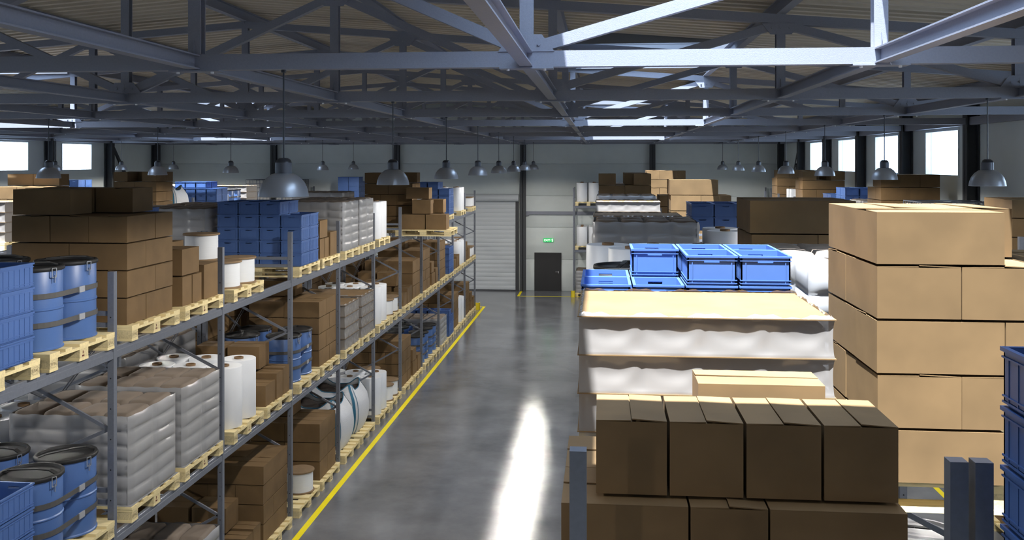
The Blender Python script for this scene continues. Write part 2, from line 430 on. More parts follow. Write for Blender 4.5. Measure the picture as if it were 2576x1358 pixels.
def sacks(sp, rows=6, lit=False, nm='film-wrapped load of paper sacks'):
    w, d, rh, nx, ny = 1.15, .92, .132, 4, 2
    r = ob('wrapped_sack_load', None, None, sp.w(0,0,DECK), sp.rz)
    tag(r, '%s, %s' % (nm, sp.place), 'wrapped sacks', 'film-wrapped sack loads'); reg('load', r)
    H0 = rows*rh
    def side():
        m = M(); rr = random.Random(rows); per = []
        nu = 10; q = .03
        for (ax, ay, bx, by, c) in ((-w/2,-d/2,w/2,-d/2,nx),(w/2,-d/2,w/2,d/2,ny),(w/2,d/2,-w/2,d/2,nx),(-w/2,d/2,-w/2,-d/2,ny)):
            nxn, nyn = (by-ay), -(bx-ax); l = math.hypot(nxn,nyn); nxn/=l; nyn/=l
            for k in range(c*nu):
                t = k/(c*nu); per.append((ax+(bx-ax)*t, ay+(by-ay)*t, nxn, nyn, (k%nu)/nu, k//nu, t, c))
        nv = rows*8; n = len(per); jit = {}
        vs = []
        for j in range(nv+1):
            z = H0*j/nv; row = min(j//8, rows-1); s = (j-row*8)/8
            for (x,y,a,b,u,ci,t,c) in per:
                key = (row,ci,a,b); jt = jit.setdefault(key, (rr.uniform(-.012,.012), rr.uniform(.6,1.3)))
                off = (1-abs(2*s-1)**2.6)*(1-abs(2*u-1)**5)*.018*jt[1] - .008
                corner = min(t,1-t)*2.0; off -= .02*max(0,1-corner/.08)
                zz = z + (.006*math.sin(3*t*c+row*1.3+a) if j < nv else .004*math.sin(9*t*c)) + jt[0]*.3*(1-abs(2*u-1))
                if j == 0: zz = -.0
                vs.append((x+a*off, y+b*off, max(zz,0)))
        fs = [(j*n+i, j*n+(i+1)%n, (j+1)*n+(i+1)%n, (j+1)*n+i) for j in range(nv) for i in range(n)]
        return m.add(vs, fs).mesh('film', FILMG, True, 80)
    ob('film', cached(('film',rows), side), r)
    k = 0
    for i in range(nx):
        for j in range(ny):
            k += 1
            ob('sack', pillow(w/nx-.002, d/ny-.002, rh*1.02, (i*2+j)%5), r, ((i-(nx-1)/2)*(w-.03)/nx, (j-.5)*(d-.03)/ny, H0-rh*.90))
    ob('film_skirt', cached('skirt', lambda: M().box(-w/2-.012,w/2+.012,-d/2-.012,d/2+.012,.0,.006).mesh('film_skirt', FILMG)), r)
    ob('sack_core', cached(('score',rows), lambda: M().box(-w/2+.05,w/2-.05,-d/2+.05,d/2-.05,.006,H0-rh).mesh('sack_core', SACK)), r)
def canister_mesh():
    def f():
        m = M(); w, d, h = .262, .262, .166
        prof = [(0,.0),(.0,.02),(.0,.11),(.02,.14),(.07,.155),(.09,h)]
        vs = []; n = 4; 
        def ring(i, z):
            q = .03; a, b = w/2-i, d/2-i; o = []
            for cx, cy, t0 in ((a-q,b-q,0),(-a+q,b-q,PI/2),(-a+q,-b+q,PI),(a-q,-b+q,1.5*PI)):
                for k in range(4): t=t0+PI/2*k/3; o.append((cx+q*math.cos(t), cy+q*math.sin(t), z))
            return o
        for i, z in [(.01,0),(0,.012),(0,.115),(.014,.14),(.06,.158),(.08,.168)]: vs += ring(i,z)
        n = 16
        fs = [(j*n+i, j*n+(i+1)%n, (j+1)*n+(i+1)%n, (j+1)*n+i) for j in range(5) for i in range(n)] + [list(range(n))[::-1], list(range(5*n,6*n))]
        m.add(vs, fs)
        return m.mesh('canister', CANM, True, 50)
    return cached('can', f)
def can_handle():
    def f():
        m = M()
        pts = [(-.09,.0,.12),(-.085,-.004,.085),(-.05,-.007,.06),(0,-.008,.052),(.05,-.007,.06),(.085,-.004,.085),(.09,.0,.12)]
        for a, b in zip(pts, pts[1:]): m.cyl(a, b, .0035, 6)
        return m.mesh('handle', CANM, True)
    return cached('canh', f)
def jerry(sp, near=False, what='film-wrapped load of white canisters'):
    w, d, lh, nl = 1.17, .88, .18, 4
    r = ob('wrapped_canister_load', None, None, sp.w(0,0,DECK), sp.rz)
    tag(r, '%s, %s' % (what, sp.place), 'wrapped canisters', 'film-wrapped canister loads'); reg('load', r)
    sheet = cached('sheet', lambda: M().box(-w/2-.008,w/2+.008,-d/2-.008,d/2+.008,0,.005).mesh('layer_sheet', CARD))
    for l in range(nl):
        for i in range(4):
            for j in range(3):
                if not (near or i == 3 or i == 0 or j == 0 or l == nl-1): continue
                c = ob('canister', canister_mesh(), r, ((i-1.5)*.285, (j-1)*.272, l*lh+.006), 0 if j != 1 or True else 0)
                if j == 0: ob('handle', can_handle(), c, (0,-.131,0))
                if i == 3: ob('handle', can_handle(), c, (.131,0,0), PI/2)
        ob('layer_sheet', sheet, r, (0,0,(l+1)*lh-.004))
    def film():
        per = []; nu = 14; nz = 12
        for (ax, ay, bx, by, c) in ((-w/2,-d/2,w/2,-d/2,4),(w/2,-d/2,w/2,d/2,3),(w/2,d/2,-w/2,d/2,4),(-w/2,d/2,-w/2,-d/2,3)):
            a, b = (by-ay), -(bx-ax); l = math.hypot(a,b); a/=l; b/=l
            for k in range(c*nu): per.append((ax+(bx-ax)*k/(c*nu), ay+(by-ay)*k/(c*nu), a, b, (k%nu)/nu, k))
        vs = []; n = len(per); nv = nl*nz
        for j in range(nv+2):
            z = min(j/nz*lh, nl*lh); s = (j%nz)/nz if j < nv else 0
            for (x,y,a,b,u,k) in per:
                cav = math.sin(PI*s)**.6 if s > 0 else 0; c2 = abs(2*u-1)
                sw = .30+.62*c2**2; t = max(0,min(1,(s-sw)/-.42+.5)); t = t*t*(3-2*t)
                off = .004 - cav*(.011 - .008*t*(1-c2**2)) + .0010*math.sin(k*.9+j*.5)*cav
                zz = z
                if j == nv+1: zz = nl*lh+.010+.008*math.sin(k*.5)+.005*math.sin(k*1.5); off = -.012
                vs.append((x+a*off, y+b*off, zz))
        fs = [(j*n+i, j*n+(i+1)%n, (j+1)*n+(i+1)%n, (j+1)*n+i) for j in range(nv+1) for i in range(n)]
        return M().add(vs, fs).mesh('film', FILMW, True, 60)
    ob('film', cached('jfilm', film), r)
def bigbag(sp):
    r = ob('bulk_bag', None, None, sp.w(0,0,DECK), sp.rz+random.uniform(-.04,.04))
    tag(r, 'white woven bulk bag with teal edges, %s' % sp.place, 'bulk bag', 'open bulk bags'); reg('load', r)
    def prof(t):       # half width by height
        return .40+.085*math.sin(PI*min(1,t*1.05))**.8 - .06*max(0,t-.75)/.25
    def ringpt(th, t):
        c, s = math.cos(th), math.sin(th); e = (abs(c)**5+abs(s)**5)**(-1/5); wd = prof(t)
        corner = max(0, (abs(math.sin(2*th)))**6)
        z = t*(.72+.13*corner*t**2)
        return (wd*e*c*1.12, wd*e*s, z)
    def body():
        return M().grid(lambda u,v: ringpt(2*PI*u, v), 64, 20, wrap=True).mesh('bag_body', BAGW, True, 80)
    def edges():
        m = M()
        for k in range(4):
            th0 = PI/4+k*PI/2
            for dth, wd in ((-.07,.045),(.09,.012)):
                pp = [Vector(ringpt(th0+dth, i/14))*1.008 for i in range(15)]; qq = [Vector(ringpt(th0+dth+wd*1.8, i/14))*1.008 for i in range(15)]
                for i in range(14): m.add([pp[i],qq[i],qq[i+1],pp[i+1]],[(0,1,2,3)]); 
        for i in range(48):
            a, b = ringpt(2*PI*i/48,1), ringpt(2*PI*(i+1)/48,1); m.cyl(a,b,.008,6)
        return m.mesh('edge_webbing', BAGB)
    def cont():
        return M().grid(lambda u,v: (lambda p: (p[0]*v*.98,p[1]*v*.98,.66+.05*(1-v)+ (p[2]-.72)*.6*v))(ringpt(2*PI*u,1)), 48, 6, wrap=True).mesh('contents', SOIL, True)
    ob('bag_body', cached('bb', body), r); ob('edge_webbing', cached('be', edges), r); ob('contents', cached('bc', cont), r)
def ibc(sp):
    r = ob('caged_tank', None, None, sp.w(0,0,DECK), sp.rz)
    tag(r, 'white tank in grey tube cage, %s' % sp.place, 'tank', 'caged tanks'); reg('load', r)
    def cage():
        m = M()
        for z in (.03,.18,.33,.48,.63,.78):
            for a, b in (((-.56,-.46),(.56,-.46)),((.56,-.46),(.56,.46)),((.56,.46),(-.56,.46)),((-.56,.46),(-.56,-.46))): m.cyl((*a,z),(*b,z),.011,6)
        for i in range(9):
            x = -.56+1.12*i/8
            for y in (-.46,.46): m.cyl((x,y,0),(x,y,.79),.009,6)
        for i in range(1,7):
            y = -.46+.92*i/7
            for x in (-.56,.56): m.cyl((x,y,0),(x,y,.79),.009,6)
        m.bar((-.56,0,.785),(.56,0,.785),.04,.015)
        return m.mesh('cage', STEELR, True)
    def tank():
        m = M().box(-.53,.53,-.43,.43,.01,.74); m.lathe([(.08,.74),(.08,.78),(.06,.785)],16)
        return m.mesh('tank', CANM)
    ob('cage', cached('cage', cage), r); ob('tank', cached('tank', tank), r)

# ------------------------------------------------------------------ racks
PW2 = .055
def upright_mesh():
    m = M().box(0,PW2,0,PW2,0,3.949)
    m.box(-.012,PW2+.012,-.02,PW2+.02,0,.006)
    for i in range(14):
        z = .18+i*.26
        m.cyl((PW2/2,-.0006,z),(PW2/2,.002,z),.0065,8,1)
    return m.mesh('upright', [STEELR, HOLE])
def beam_mesh(L, axis='y'):
    h = .10; c = .006; t = .05
    poly = [(-t/2+c,0),(t/2-c,0),(t/2,c),(t/2,h*.62),(t/2-.008,h*.66),(t/2-.008,h-c),(t/2-.008-c,h),(-t/2+c,h),(-t/2,h-c),(-t/2,c)]
    return M().prism(poly, 0, L, axis='y').mesh('shelf_beam', STEELR)
def rack(name, label, x0, x1, j0, j1, face):
    """uprights on both long sides; face=+1: aisle on +X"""
    r = ob('pallet_rack', None, None, (0,0,0)); tag(r, label, 'pallet rack', 'steel pallet racks')
    um = cached('upr', upright_mesh); L = 2.343-PW2
    bmF = cached('beam', lambda: beam_mesh(L))
    def brace():
        D = x1-x0; m = M()
        for z in (.22,.34,1.98,2.08,3.49,3.59): m.box(PW2,D-PW2,.014,.042,z-.02,z+.02)
        for za, zb in ((.36,1.0),(1.0,1.60),(2.1,2.6),(2.6,3.18)):
            f = (za < .9) or (2 < za < 2.5)
            m.bar((PW2 if f else D-PW2,.03,za),(D-PW2 if f else PW2,.03,zb),.02,.03)
        return m.mesh('frame_bracing', STEELR)
    bm = cached(('brace', round(x1-x0,3)), brace)
    for j in range(j0, j1+1):
        y = YJ(j)
        ob('upright', um, r, (x0,y,0)); ob('upright', um, r, (x1-PW2,y,0)); ob('frame_bracing', bm, r, (x0,y,0))
        if j < j1:
            for z in LV[1:]:
                ob('shelf_beam', bmF, r, (x1-PW2/2,y+PW2,z-.10)); 
                ob('shelf_beam', bmF, r, (x0+PW2/2,y+PW2*1+L,z-.10), PI)
    def rear():
        m = M()
        for za, zb in ((.4,1.55),(1.9,3.1)):
            m.bar((0,.03,za),(0,2.37,zb),.006,.014); m.bar((.008,.03,zb),(.008,2.37,za),.006,.014)
        return m.mesh('rear_bracing', STEELR)
    for j in range(j0, j1): ob('rear_bracing', cached('rearb', rear), r, ((x0+.004 if face > 0 else x1-.004),YJ(j),0))
    return r
RX = {'L1':(-5.378,-4.137,1),'L2':(-6.639,-5.398,-1),'R1':(-.103,1.138,-1),'R2':(1.158,2.399,1),'R3':(5.20,6.441,-1),
      'L3':(-11.911,-10.67,1),'L4':(-13.172,-11.931,-1),'L5':(-17.241,-16.0,1)}
RN = {'L1':'yellow-line rack','L2':'rear-twin rack','R1':'open aisle rack','R2':'sunlit-box rack','R3':'window-wall rack',
      'L3':'third row rack','L4':'fourth row rack','L5':'distant window rack'}
rack('L1','long grey pallet rack along the yellow floor line',*RX['L1'][:2],0,12,1)
rack('L2','grey pallet rack standing back to back behind the yellow-line rack',*RX['L2'][:2],0,12,-1)
rack('R1','grey pallet rack with dark boxes and wrapped canisters, aisle side',*RX['R1'][:2],-1,12,-1)
rack('R2','grey pallet rack holding the tall sunlit box stack',*RX['R2'][:2],-1,12,1)
rack('R3','grey pallet rack below the row of bright windows',*RX['R3'][:2],1,12,-1)
rack('L3','grey pallet rack in the third row, with blue crates and bulk bag',*RX['L3'][:2],2,12,1)
rack('L4','grey pallet rack in the fourth row, behind the third',*RX['L4'][:2],2,12,-1)
rack('L5','grey pallet rack under the distant wall windows',*RX['L5'][:2],6,12,1)
def spot(rk, j, s, lvl, jo=0):
    x0, x1, f = RX[rk]
    cx = {'L1':-4.72,'R1':.48,'R2':1.79,'R3':5.78,'L3':-11.25,'L2':-6.02}.get(rk, (x0+x1)/2)
    cy = YJ(j) + (.286 if s == 'a' else 1.369) + .48
    n = j if rk[0] == 'L' else j+1
    place = '%s pallet, %s bay, %s, %s' % ('first' if s=='a' else 'second', ORD[n], SHELF[lvl], RN[rk])
    return Spot(cx, cy, LV[lvl], 0, place, 1 if f > 0 else -1)
def put(rk, code, lvl, fn=None, *a, **k):
    j = int(code[:-1]); s = code[-1]; sp = spot(rk, j, s, lvl)
    nr = ZC(sp.x, sp.y) < 15.2 and rk in ('L1','R1','R2')
    make_pallet(sp.x, sp.y, sp.z, 0, sp.place, nr, 1 if rk in ('L1','R2') else -1)
    if fn: fn(sp, *a, **k)
T = 2; MI = 1; F0 = 0
FR = ('front inner','front outer','rear inner')
# yellow line rack, top shelf
put('L1','1a',T,crates,((4,4,4,4),(4,4,4,4))); put('L1','1b',T,drums,True)
def top2a(sp):
    stack(sp, 4, start='B')
    z = DECK+4*.243
    make_box(sp,-.27,-.25,z,.54,.36,.235,'cardboard box, top layer, front'); make_box(sp,.17,.22,z,.36,.40,.235,'tall cardboard box, top layer, rear outer'); make_box(sp,-.3,.2,z,.54,.36,.235,'cardboard box, top layer, rear inner')
put('L1','2a',T,top2a); put('L1','2b',T,heap,'h1'); put('L1','3a',T,reels)
put('L1','4a',T,crates,((5,5,5,4),(5,5,5,4))); put('L1','4b',T,heap,'h1'); put('L1','5a',T,sacks); put('L1','5b',T,sacks)
put('L1','6a',T,rolls); put('L1','7b',T,stack,4,('front inner','rear outer','rear middle')); put('L1','9b',T,crates,((4,5,5,4),(4,5,5,4)))
put('L1','10b',T,rolls); put('L1','11b',T,reels)
# pallet pushed out over the aisle
spx = Spot(-3.79, 20.55, 3.302, 0, 'jutting pallet beyond the tall stack')
make_pallet(spx.x, spx.y, spx.z, 0, 'pallet jutting over the aisle from yellow line rack', True, 1)
for x,y,z,w,d,h,nm in [(-.22,-.2,0,.50,.42,.33,'low front inner'),(.27,-.2,0,.44,.42,.33,'low front outer'),(.02,.25,0,.60,.40,.33,'low rear'),(-.05,-.2,.335,.40,.36,.30,'middle front'),(.1,.24,.335,.5,.38,.3,'middle rear'),(-.2,.15,.64,.5,.4,.25,'upper')]:
    make_box(spx,x,y,DECK+z,w,d,h,'cardboard box, '+nm)
# yellow line rack, middle shelf
put('L1','1a',MI,crates,((4,4,4,4),(4,4,4,4))); put('L1','1b',MI,drums,True); put('L1','2a',MI,sacks); put('L1','2b',MI,sacks)
put('L1','3a',MI,rolls); put('L1','3b',MI,heap,'h2'); put('L1','4a',MI,drums,True)
put('L1','4b',MI,stack,4,('rear inner','rear middle')); put('L1','5a',MI,jerry,True); put('L1','5b',MI,jerry,True)
put('L1','6a',MI,rolls); put('L1','6b',MI,reels); put('L1','7a',MI,heap,'h2'); put('L1','7b',MI,stackC,3)
put('L1','8a',MI,stack,4,('rear inner',)); put('L1','8b',MI,heap,'h1'); put('L1','9a',MI,stack,4); put('L1','9b',MI,crates,((4,4,4,4),(4,4,4,4)))
put('L1','10a',MI,heap,'h2'); put('L1','10b',MI,rolls); put('L1','11a',MI,heap,'h1'); put('L1','11b',MI,reels)
# yellow line rack, floor
put('L1','2b',F0,sacks); put('L1','3a',F0,heap,'h2'); put('L1','3b',F0,stack,4); put('L1','4a',F0,reels,False)
put('L1','4b',F0,stackC,3,False,((-.25,.15,.5,.42,.3,'large cardboard box, top layer, rear'),)); put('L1','5a',F0,bigbag); put('L1','5b',F0,bigbag)
put('L1','6a',F0,rolls); put('L1','6b',F0,reels); put('L1','7a',F0,stack,4); put('L1','7b',F0,heap,'h1'); put('L1','8a',F0,drums); put('L1','8b',F0,drums)
put('L1','9a',F0,sacks,5); put('L1','9b',F0,crates,((4,4,4,4),(3,3,3,3))); put('L1','10a',F0,stack,4); put('L1','10b',F0,rolls)
put('L1','11a',F0,stack,4); put('L1','11b',F0,heap,'h1')
# rear twin
put('L2','3a',T,crates,((5,5,5,5),(5,5,5,5))); put('L2','4a',T,sacks); put('L2','4b',T,sacks); put('L2','7a',T,sacks); put('L2','7b',T,drums)
put('L2','1a',MI,crates,((3,3,3,3),(3,3,3,3))); put('L2','1b',MI,stackC,2); put('L2','2a',MI,rolls)
put('L2','3a',MI,sacks); put('L2','3b',MI,sacks); put('L2','4a',MI,stackC,3); put('L2','4b',MI,stack,4); put('L2','5a',MI,stackC,3); put('L2','5b',MI,sacks); put('L2','6a',MI,stack,4); put('L2','6b',MI,stackC,3)
put('L2','7b',MI,stack,4); put('L2','8b',MI,stackC,3); put('L2','3a',F0,stackC,3); put('L2','4a',F0,stack,4); put('L2','5a',F0,stack,4); put('L2','5b',F0,stack,4); put('L2','6b',F0,stack,4); put('L2','7b',F0,stackC,3)
# aisle-side rack on the open side
def near_dark(sp):
    sp = Spot(sp.x, sp.y, sp.z, 0, sp.place, 1)
    y0 = 3.40 - sp.y
    X = -.145
    for w, nm in ((.452,'first'),(.272,'second'),(.468,'third')):
        make_box(sp, X+w/2-sp.x, y0+.2, DECK, w-.005, .40, .24, 'dark box, lower layer, %s along front' % nm, True); X += w+.003
    X = -.145
    for w, nm in ((.54,'inner'),(.64,'outer')):
        make_box(sp, X+w/2-sp.x, y0+.62, DECK, w-.005, .43, .24, 'box, lower layer, rear %s' % nm, True); X += w+.002
    X = -.023
    for w, nm in ((.262,'first'),(.268,'second'),(.268,'third'),(.262,'fourth')):
        make_box(sp, X+w/2-sp.x, 3.475-sp.y+.19, DECK+.243, w-.008, .38, .275, 'upright dark box, %s of four' % nm, True); X += w+.003
    make_box(sp, .64-sp.x, 4.04-sp.y, DECK+.243, .50, .26, .315, 'sunlit box behind four upright boxes', True)
put('R1','0a',T,near_dark); put('R1','0b',T,jerry,True,'sunlit film-wrapped load of white canisters')
def cr1(sp): sp = Spot(sp.x+.015, sp.y-.07, sp.z, 0, sp.place, 1); crates(sp, ((4,4,5,5),(4,5,5,5)), .312)
put('R1','1a',T,cr1); put('R1','1b',T,drums,True,False)
def r2(sp): rolls(sp, [(-.40,.26,'rear first'),(.01,.26,'rear second'),(.42,.26,'rear third'),(.22,-.10,'front second'),(-.19,-.10,'front first')])
put('R1','2a',T,r2); put('R1','3a',T,sacks); put('R1','4a',T,jerry); put('R1','6a',T,jerry,False,'sunlit film-wrapped canister load'); put('R1','6b',T,sacks)
put('R1','7a',T,stack,4,('front inner','front outer','rear inner')); put('R1','7b',T,stack,4,('rear middle','rear inner'))
put('R1','-1b',MI) if False else None
# sunlit rack
def tall(sp):
    sp2 = Spot(1.795, sp.y-.03, sp.z, 0, sp.place, 1)
    stack(sp2, 4, ('front inner','rear inner','rear middle'), L=.56, W=.372, hh=.243, near=True, start='B')
put('R2','0b',T,tall)
def ncr(sp): sp = Spot(sp.x+.01, sp.y, sp.z, 0, sp.place, 1); crates(sp, ((5,5,5,5),(5,5,5,5)))
put('R2','-1b',T,ncr)
put('R2','1a',T,sacks,6,True,'sunlit film-wrapped load of paper sacks'); put('R2','1b',T,sacks); put('R2','2a',T,stackC,4,True); put('R2','3a',T,rolls); put('R2','4a',T,crates,((5,5,5,5),(5,5,5,5)))
put('R2','6a',T,stackC,4,True); put('R2','5a',T,heap,'h1'); put('R2','10a',T,stack,4,('front inner','front middle','front outer','rear inner'))
put('R2','1a',MI,drums,False,False,True)
put('R2','7b',T,stack,3)
# window wall rack
put('R3','4a',T,stack,4); put('R3','5b',T,ibc); put('R3','6b',T,stack,4,('front outer','front inner','front middle','rear inner')); put('R3','7a',T,sacks,5); put('R3','7b',T,crates,((5,5,5,5),(5,5,5,5)))
put('R3','8a',T,crates,((4,4,4,4),(4,4,4,4))); put('R3','9b',T,stack,4,('front outer','front inner','rear inner')); put('R3','10a',T,rolls); put('R3','11a',T,stack,4,('front outer','front inner','front middle'))
put('R3','4a',F0,stack,3); put('R3','3b',F0,sacks)
# third and fourth row, distant rack
put('L3','5b',T,jerry); put('L3','6a',T,stack,4,('rear outer','rear inner')); put('L3','8a',T,stack,4,('front inner','front outer','rear outer','rear inner')); put('L3','8b',T,bigbag)
put('L3','9b',T,crates,((5,5,5,4),(5,5,5,4))); put('L3','10a',T,drums); put('L3','10b',T,jerry)
put('L4','6b',T,jerry); put('L4','9b',T,sacks,6); put('L4','10b',T,jerry); put('L5','10b',T,crates,((5,5,5,5),(5,5,5,5)))

# racks standing across the back wall
def back_rack(x0, nb, label, name, loads):
    r = ob('pallet_rack', None, None, (0,0,0)); tag(r, label, 'pallet rack', 'steel pallet racks')
    um = CACHE['upr']; bmF = CACHE['beam']
    for i in range(nb+1):
        x = x0+2.343*i
        for y in (34.74, 35.86): ob('upright', um, r, (x,y,0))
        ob('frame_bracing', cached('bbr', lambda: (lambda m: [m.box(.014,.042,.055,1.12,z-.02,z+.02) for z in (.22,1.96,3.56)] and [m.bar((.03,a,b),(.03,c,d),.02,.03) for a,b,c,d in ((.05,.3,1.13,1.0),(1.13,1.0,.05,1.64),(.05,2.1,1.13,2.6),(1.13,2.6,.05,3.2))] and m)(M()).mesh('frame_bracing', STEELR)), r, (x,34.74,0))
        if i < nb:
            for z in LV[1:]:
                ob('shelf_beam', bmF, r, (x+PW2+2.288,34.767,z-.10), PI/2); ob('shelf_beam', bmF, r, (x+PW2,35.887,z-.10), -PI/2)
    for i, s, lv, fn, a in loads:
        cx = x0 + 2.343*i + (.06 if s == 'a' else 1.2) + .5; cy = 35.32
        sp = Spot(cx, cy, LV[lv], PI/2, '%s pallet, %s bay, %s, %s' % ('first' if s=='a' else 'second', ORD[i+1], SHELF[lv], name), -1)
        make_pallet(cx, cy, LV[lv], PI/2, sp.place, False)
        if fn: fn(sp, *a)
back_rack(-1.03, 3, 'grey pallet rack across the back wall beside the exit door', 'exit-door rack',
    [(0,'a',2,rolls,()),(0,'a',1,rolls,()),(0,'a',0,sacks,(6,)),(0,'b',2,rolls,()),(0,'b',1,rolls,())])
back_rack(-13.4, 3, 'distant grey pallet rack across the back wall holding blue crates', 'distant back rack',
    [(0,'a',2,ibc,()),(0,'b',2,ibc,()),(1,'b',2,crates,(((5,5,4,4),(5,5,4,4)),))])

# ------------------------------------------------------------------ building
XL, XR, YB, YF = -17.5, 6.68, 36.15, -13.6
TOPC = lambda x: H + 2.08 - .077*abs(x+5.38)      # top chord centre line
DECKZ = lambda x: TOPC(x) + .05 + .16
struct('floor', M().box(XL-.3,XR+.3,YF-.3,YB+.3,-.2,0).mesh('floor', FLOORM), 'polished grey concrete warehouse floor')
# back wall: swelling panels
def panel_wall(x0, x1, y, z0, z1, sag=.03):
    m = M(); seams = [z0,1.20,2.41,3.61,4.82,6.03,7.3]; n = 8
    for a, b in zip(seams, seams[1:]):
        prof = [(a+(b-a)*i/n, y - .004 - sag*math.sin(PI*(.08+.84*i/n))) for i in range(n+1)]
        prof = [(a+.004, y+.03), (a+.006, y-.004)] + prof[1:-1] + [(b-.008, y-.006), (b-.007, y+.03), (b+.004, y+.03)]
        for (p, q), (r_, s_) in zip(prof, prof[1:]): m.add([(x0,q,p),(x1,q,p),(x1,s_,r_),(x0,s_,r_)], [(0,1,2,3)])
    return m
m = panel_wall(XL, XR, YB, 0, 6.3, .035); m.box(XL-.2,XR+.2,YB+.031,YB+.3,-.2,7.6); m.box(XL-.2,XR+.2,YB,YB+.031,7.3,7.6)
struct('wall_back', m.mesh('wall_back', WALLM, True, 30), 'pale grey panelled back wall')
struct('wall_front', M().box(XL-.2,XR+.2,YF-.3,YF,-.2,7.6).mesh('wall_front', WALLM))
WZ0, WZ1 = 4.584, 5.535
def side_wall(name, x0, x1, sgn, bays):
    m = M(); ops = [(TN(n)+.89, TN(n)+2.77) for n in bays]
    m.box(x0,x1,YF-.3,YB+.3,-.2,WZ0); m.box(x0,x1,YF-.3,YB+.3,WZ1,7.6)
    y = YF-.3
    for a, b in ops: m.box(x0,x1,y,a,WZ0,WZ1); y = b
    m.box(x0,x1,y,YB+.3,WZ0,WZ1)
    xi = x1 if sgn > 0 else x0
    for z in (1.2,2.41,3.61,6.03): m.box(min(xi,xi+sgn*.004),max(xi,xi+sgn*.004),YF,YB,z-.006,z+.006)
    struct(name, m.mesh(name, WALLM), 'pale grey panelled %s with a row of high square windows' % ('window-side wall' if sgn < 0 else 'distant side wall'))
    return ops
bays = (-5,-4,-3,-2,-1,0,1,3,4,5,6)  # windows before the braced bay are unseen, added for more light
wi = 0
for nm, x0, x1, sg in (('wall_left', XL-.2, XL, 1), ('wall_right', XR, XR+.2, -1)):
    for a, b in side_wall(nm, x0, x1, sg, bays):
        wi += 1; xm = (x0+x1)/2; t = .05
        fr = M()
        for (c, d, e, f) in ((a,b,WZ0,WZ0+t),(a,b,WZ1-t,WZ1),(a,a+t,WZ0+t,WZ1-t),(b-t,b,WZ0+t,WZ1-t)): fr.box(xm-.06,xm+.11 if sg>0 else xm+.06,c,d,e,f) if sg>0 else fr.box(xm-.11,xm+.06,c,d,e,f)
        w = struct('window_%d' % wi, fr.mesh('window_frame', WALLM), 'bright square window high in the %s, %s from the camera' % ('distant side wall' if sg > 0 else 'nearer side wall', ORD[min(13, len([1 for q in S.objects if q.name.startswith('window_') and not q.parent and q.get('side')==sg])+1)]))
        w['side'] = sg
        g = ob('pane', M().box(xm-.006,xm+.006,a+t,b-t,WZ0+t,WZ1-t).mesh('pane', GLASS), w)
# roof sheet with skylight openings
SKX = [(XK(-3)+.06, XK(-2)-.06), (XK(2)+.06, XK(3)-.06)]; SKY = [(TN(-4)-.15, TN(-3)-.12), (TN(-1)-.15, TN(0)-.12), (TN(2)-.15, TN(3)-.12), (TN(5)-.15, TN(6)-.12)]  # first opening is unseen, added behind the camera for bounce light
def sheet(m, xa, xb, ya, yb):
    pit = .25; prof = [(0,0),(.09,0),(.11,.075),(.23,.075)]
    pts = []; k0 = math.floor(ya/pit)
    y = ya
    allp = []
    for k in range(k0-1, int(yb/pit)+2):
        for a, b in prof: allp.append((k*pit+a, b))
    def hz(y):
        for (a, c), (b, d) in zip(allp, allp[1:]):
            if a <= y <= b: return c+(d-c)*(y-a)/(b-a)
        return 0
    pts = [(ya,hz(ya))] + [(a,b) for a,b in allp if ya < a < yb] + [(yb,hz(yb))]
    n = len(pts)
    vs = [(xa, p, DECKZ(xa)+q+.0) for p, q in pts] + [(xb, p, DECKZ(xb)+q) for p, q in pts]
    m.add(vs, [(i,n+i,n+i+1,i+1) for i in range(n-1)])
m = M(); xs = [XL-.2, XK(-3)+.06, XK(-2)-.06, -5.38, XK(2)+.06, XK(3)-.06, XR+.2]
for i, (a, b) in enumerate(zip(xs, xs[1:])):
    if i in (1,4):
        y = YF-.3
        for c, d in SKY: sheet(m, a, b, y, c); y = d
        sheet(m, a, b, y, YB+.3)
    else: sheet(m, a, b, YF-.3, YB+.3)
for i, (a, b) in enumerate(zip(xs, xs[1:])):         # roof outer skin
    segs = [(YF-.3, YB+.3)]
    if i in (1,4):
        segs = []; y = YF-.3
        for c, d in SKY: segs.append((y,c)); y = d
        segs.append((y,YB+.3))
    for c, d in segs:
        m.add([(a,c,DECKZ(a)+.1),(b,c,DECKZ(b)+.1),(b,d,DECKZ(b)+.1),(a,d,DECKZ(a)+.1)],[(0,1,2,3)])
struct('ceiling', m.mesh('ceiling', ROOFM), 'beige corrugated roof sheet above the trusses')
CURB = mat('skylight_curb', (.17,.18,.21), .5)
for x0, x1 in SKX:
    for y0, y1 in SKY:
        wi += 1; xm = (x0+x1)/2; h0 = .62; m = M(); t = .04
        za, zb = DECKZ(x0), DECKZ(x1); zt = max(za,zb)+h0
        for (a, b, c, d) in ((x0-t,x0,y0-t,y1+t),(x1,x1+t,y0-t,y1+t),(x0,x1,y0-t,y0),(x0,x1,y1,y1+t)):
            z_ = min(DECKZ(a),DECKZ(b))-.02; m.box(a,b,c,d,z_,zt)
        m.box(x0,x1,y1-.16,y1,zt-.03,zt);  # lip added to shade the upper far wall of the shaft
        for q in (.2,.42): m.box(x0,x1,y1-.012,y1,za-.0+q,za+q+.025) if False else m.box(x0,x1,y1-.014,y1,min(za,zb)+q,min(za,zb)+q+.03)
        w = struct('window_%d' % wi, m.mesh('skylight_curb', CURB), 'roof light shaft above the %s, opening %d along' % ('canister rack' if x0 > -5 else 'third row rack', SKY.index((y0,y1))))
        ob('pane', M().box(x0,x1,y0,y1-.16,zt-.012,zt-.004).mesh('pane', GLASS), w)
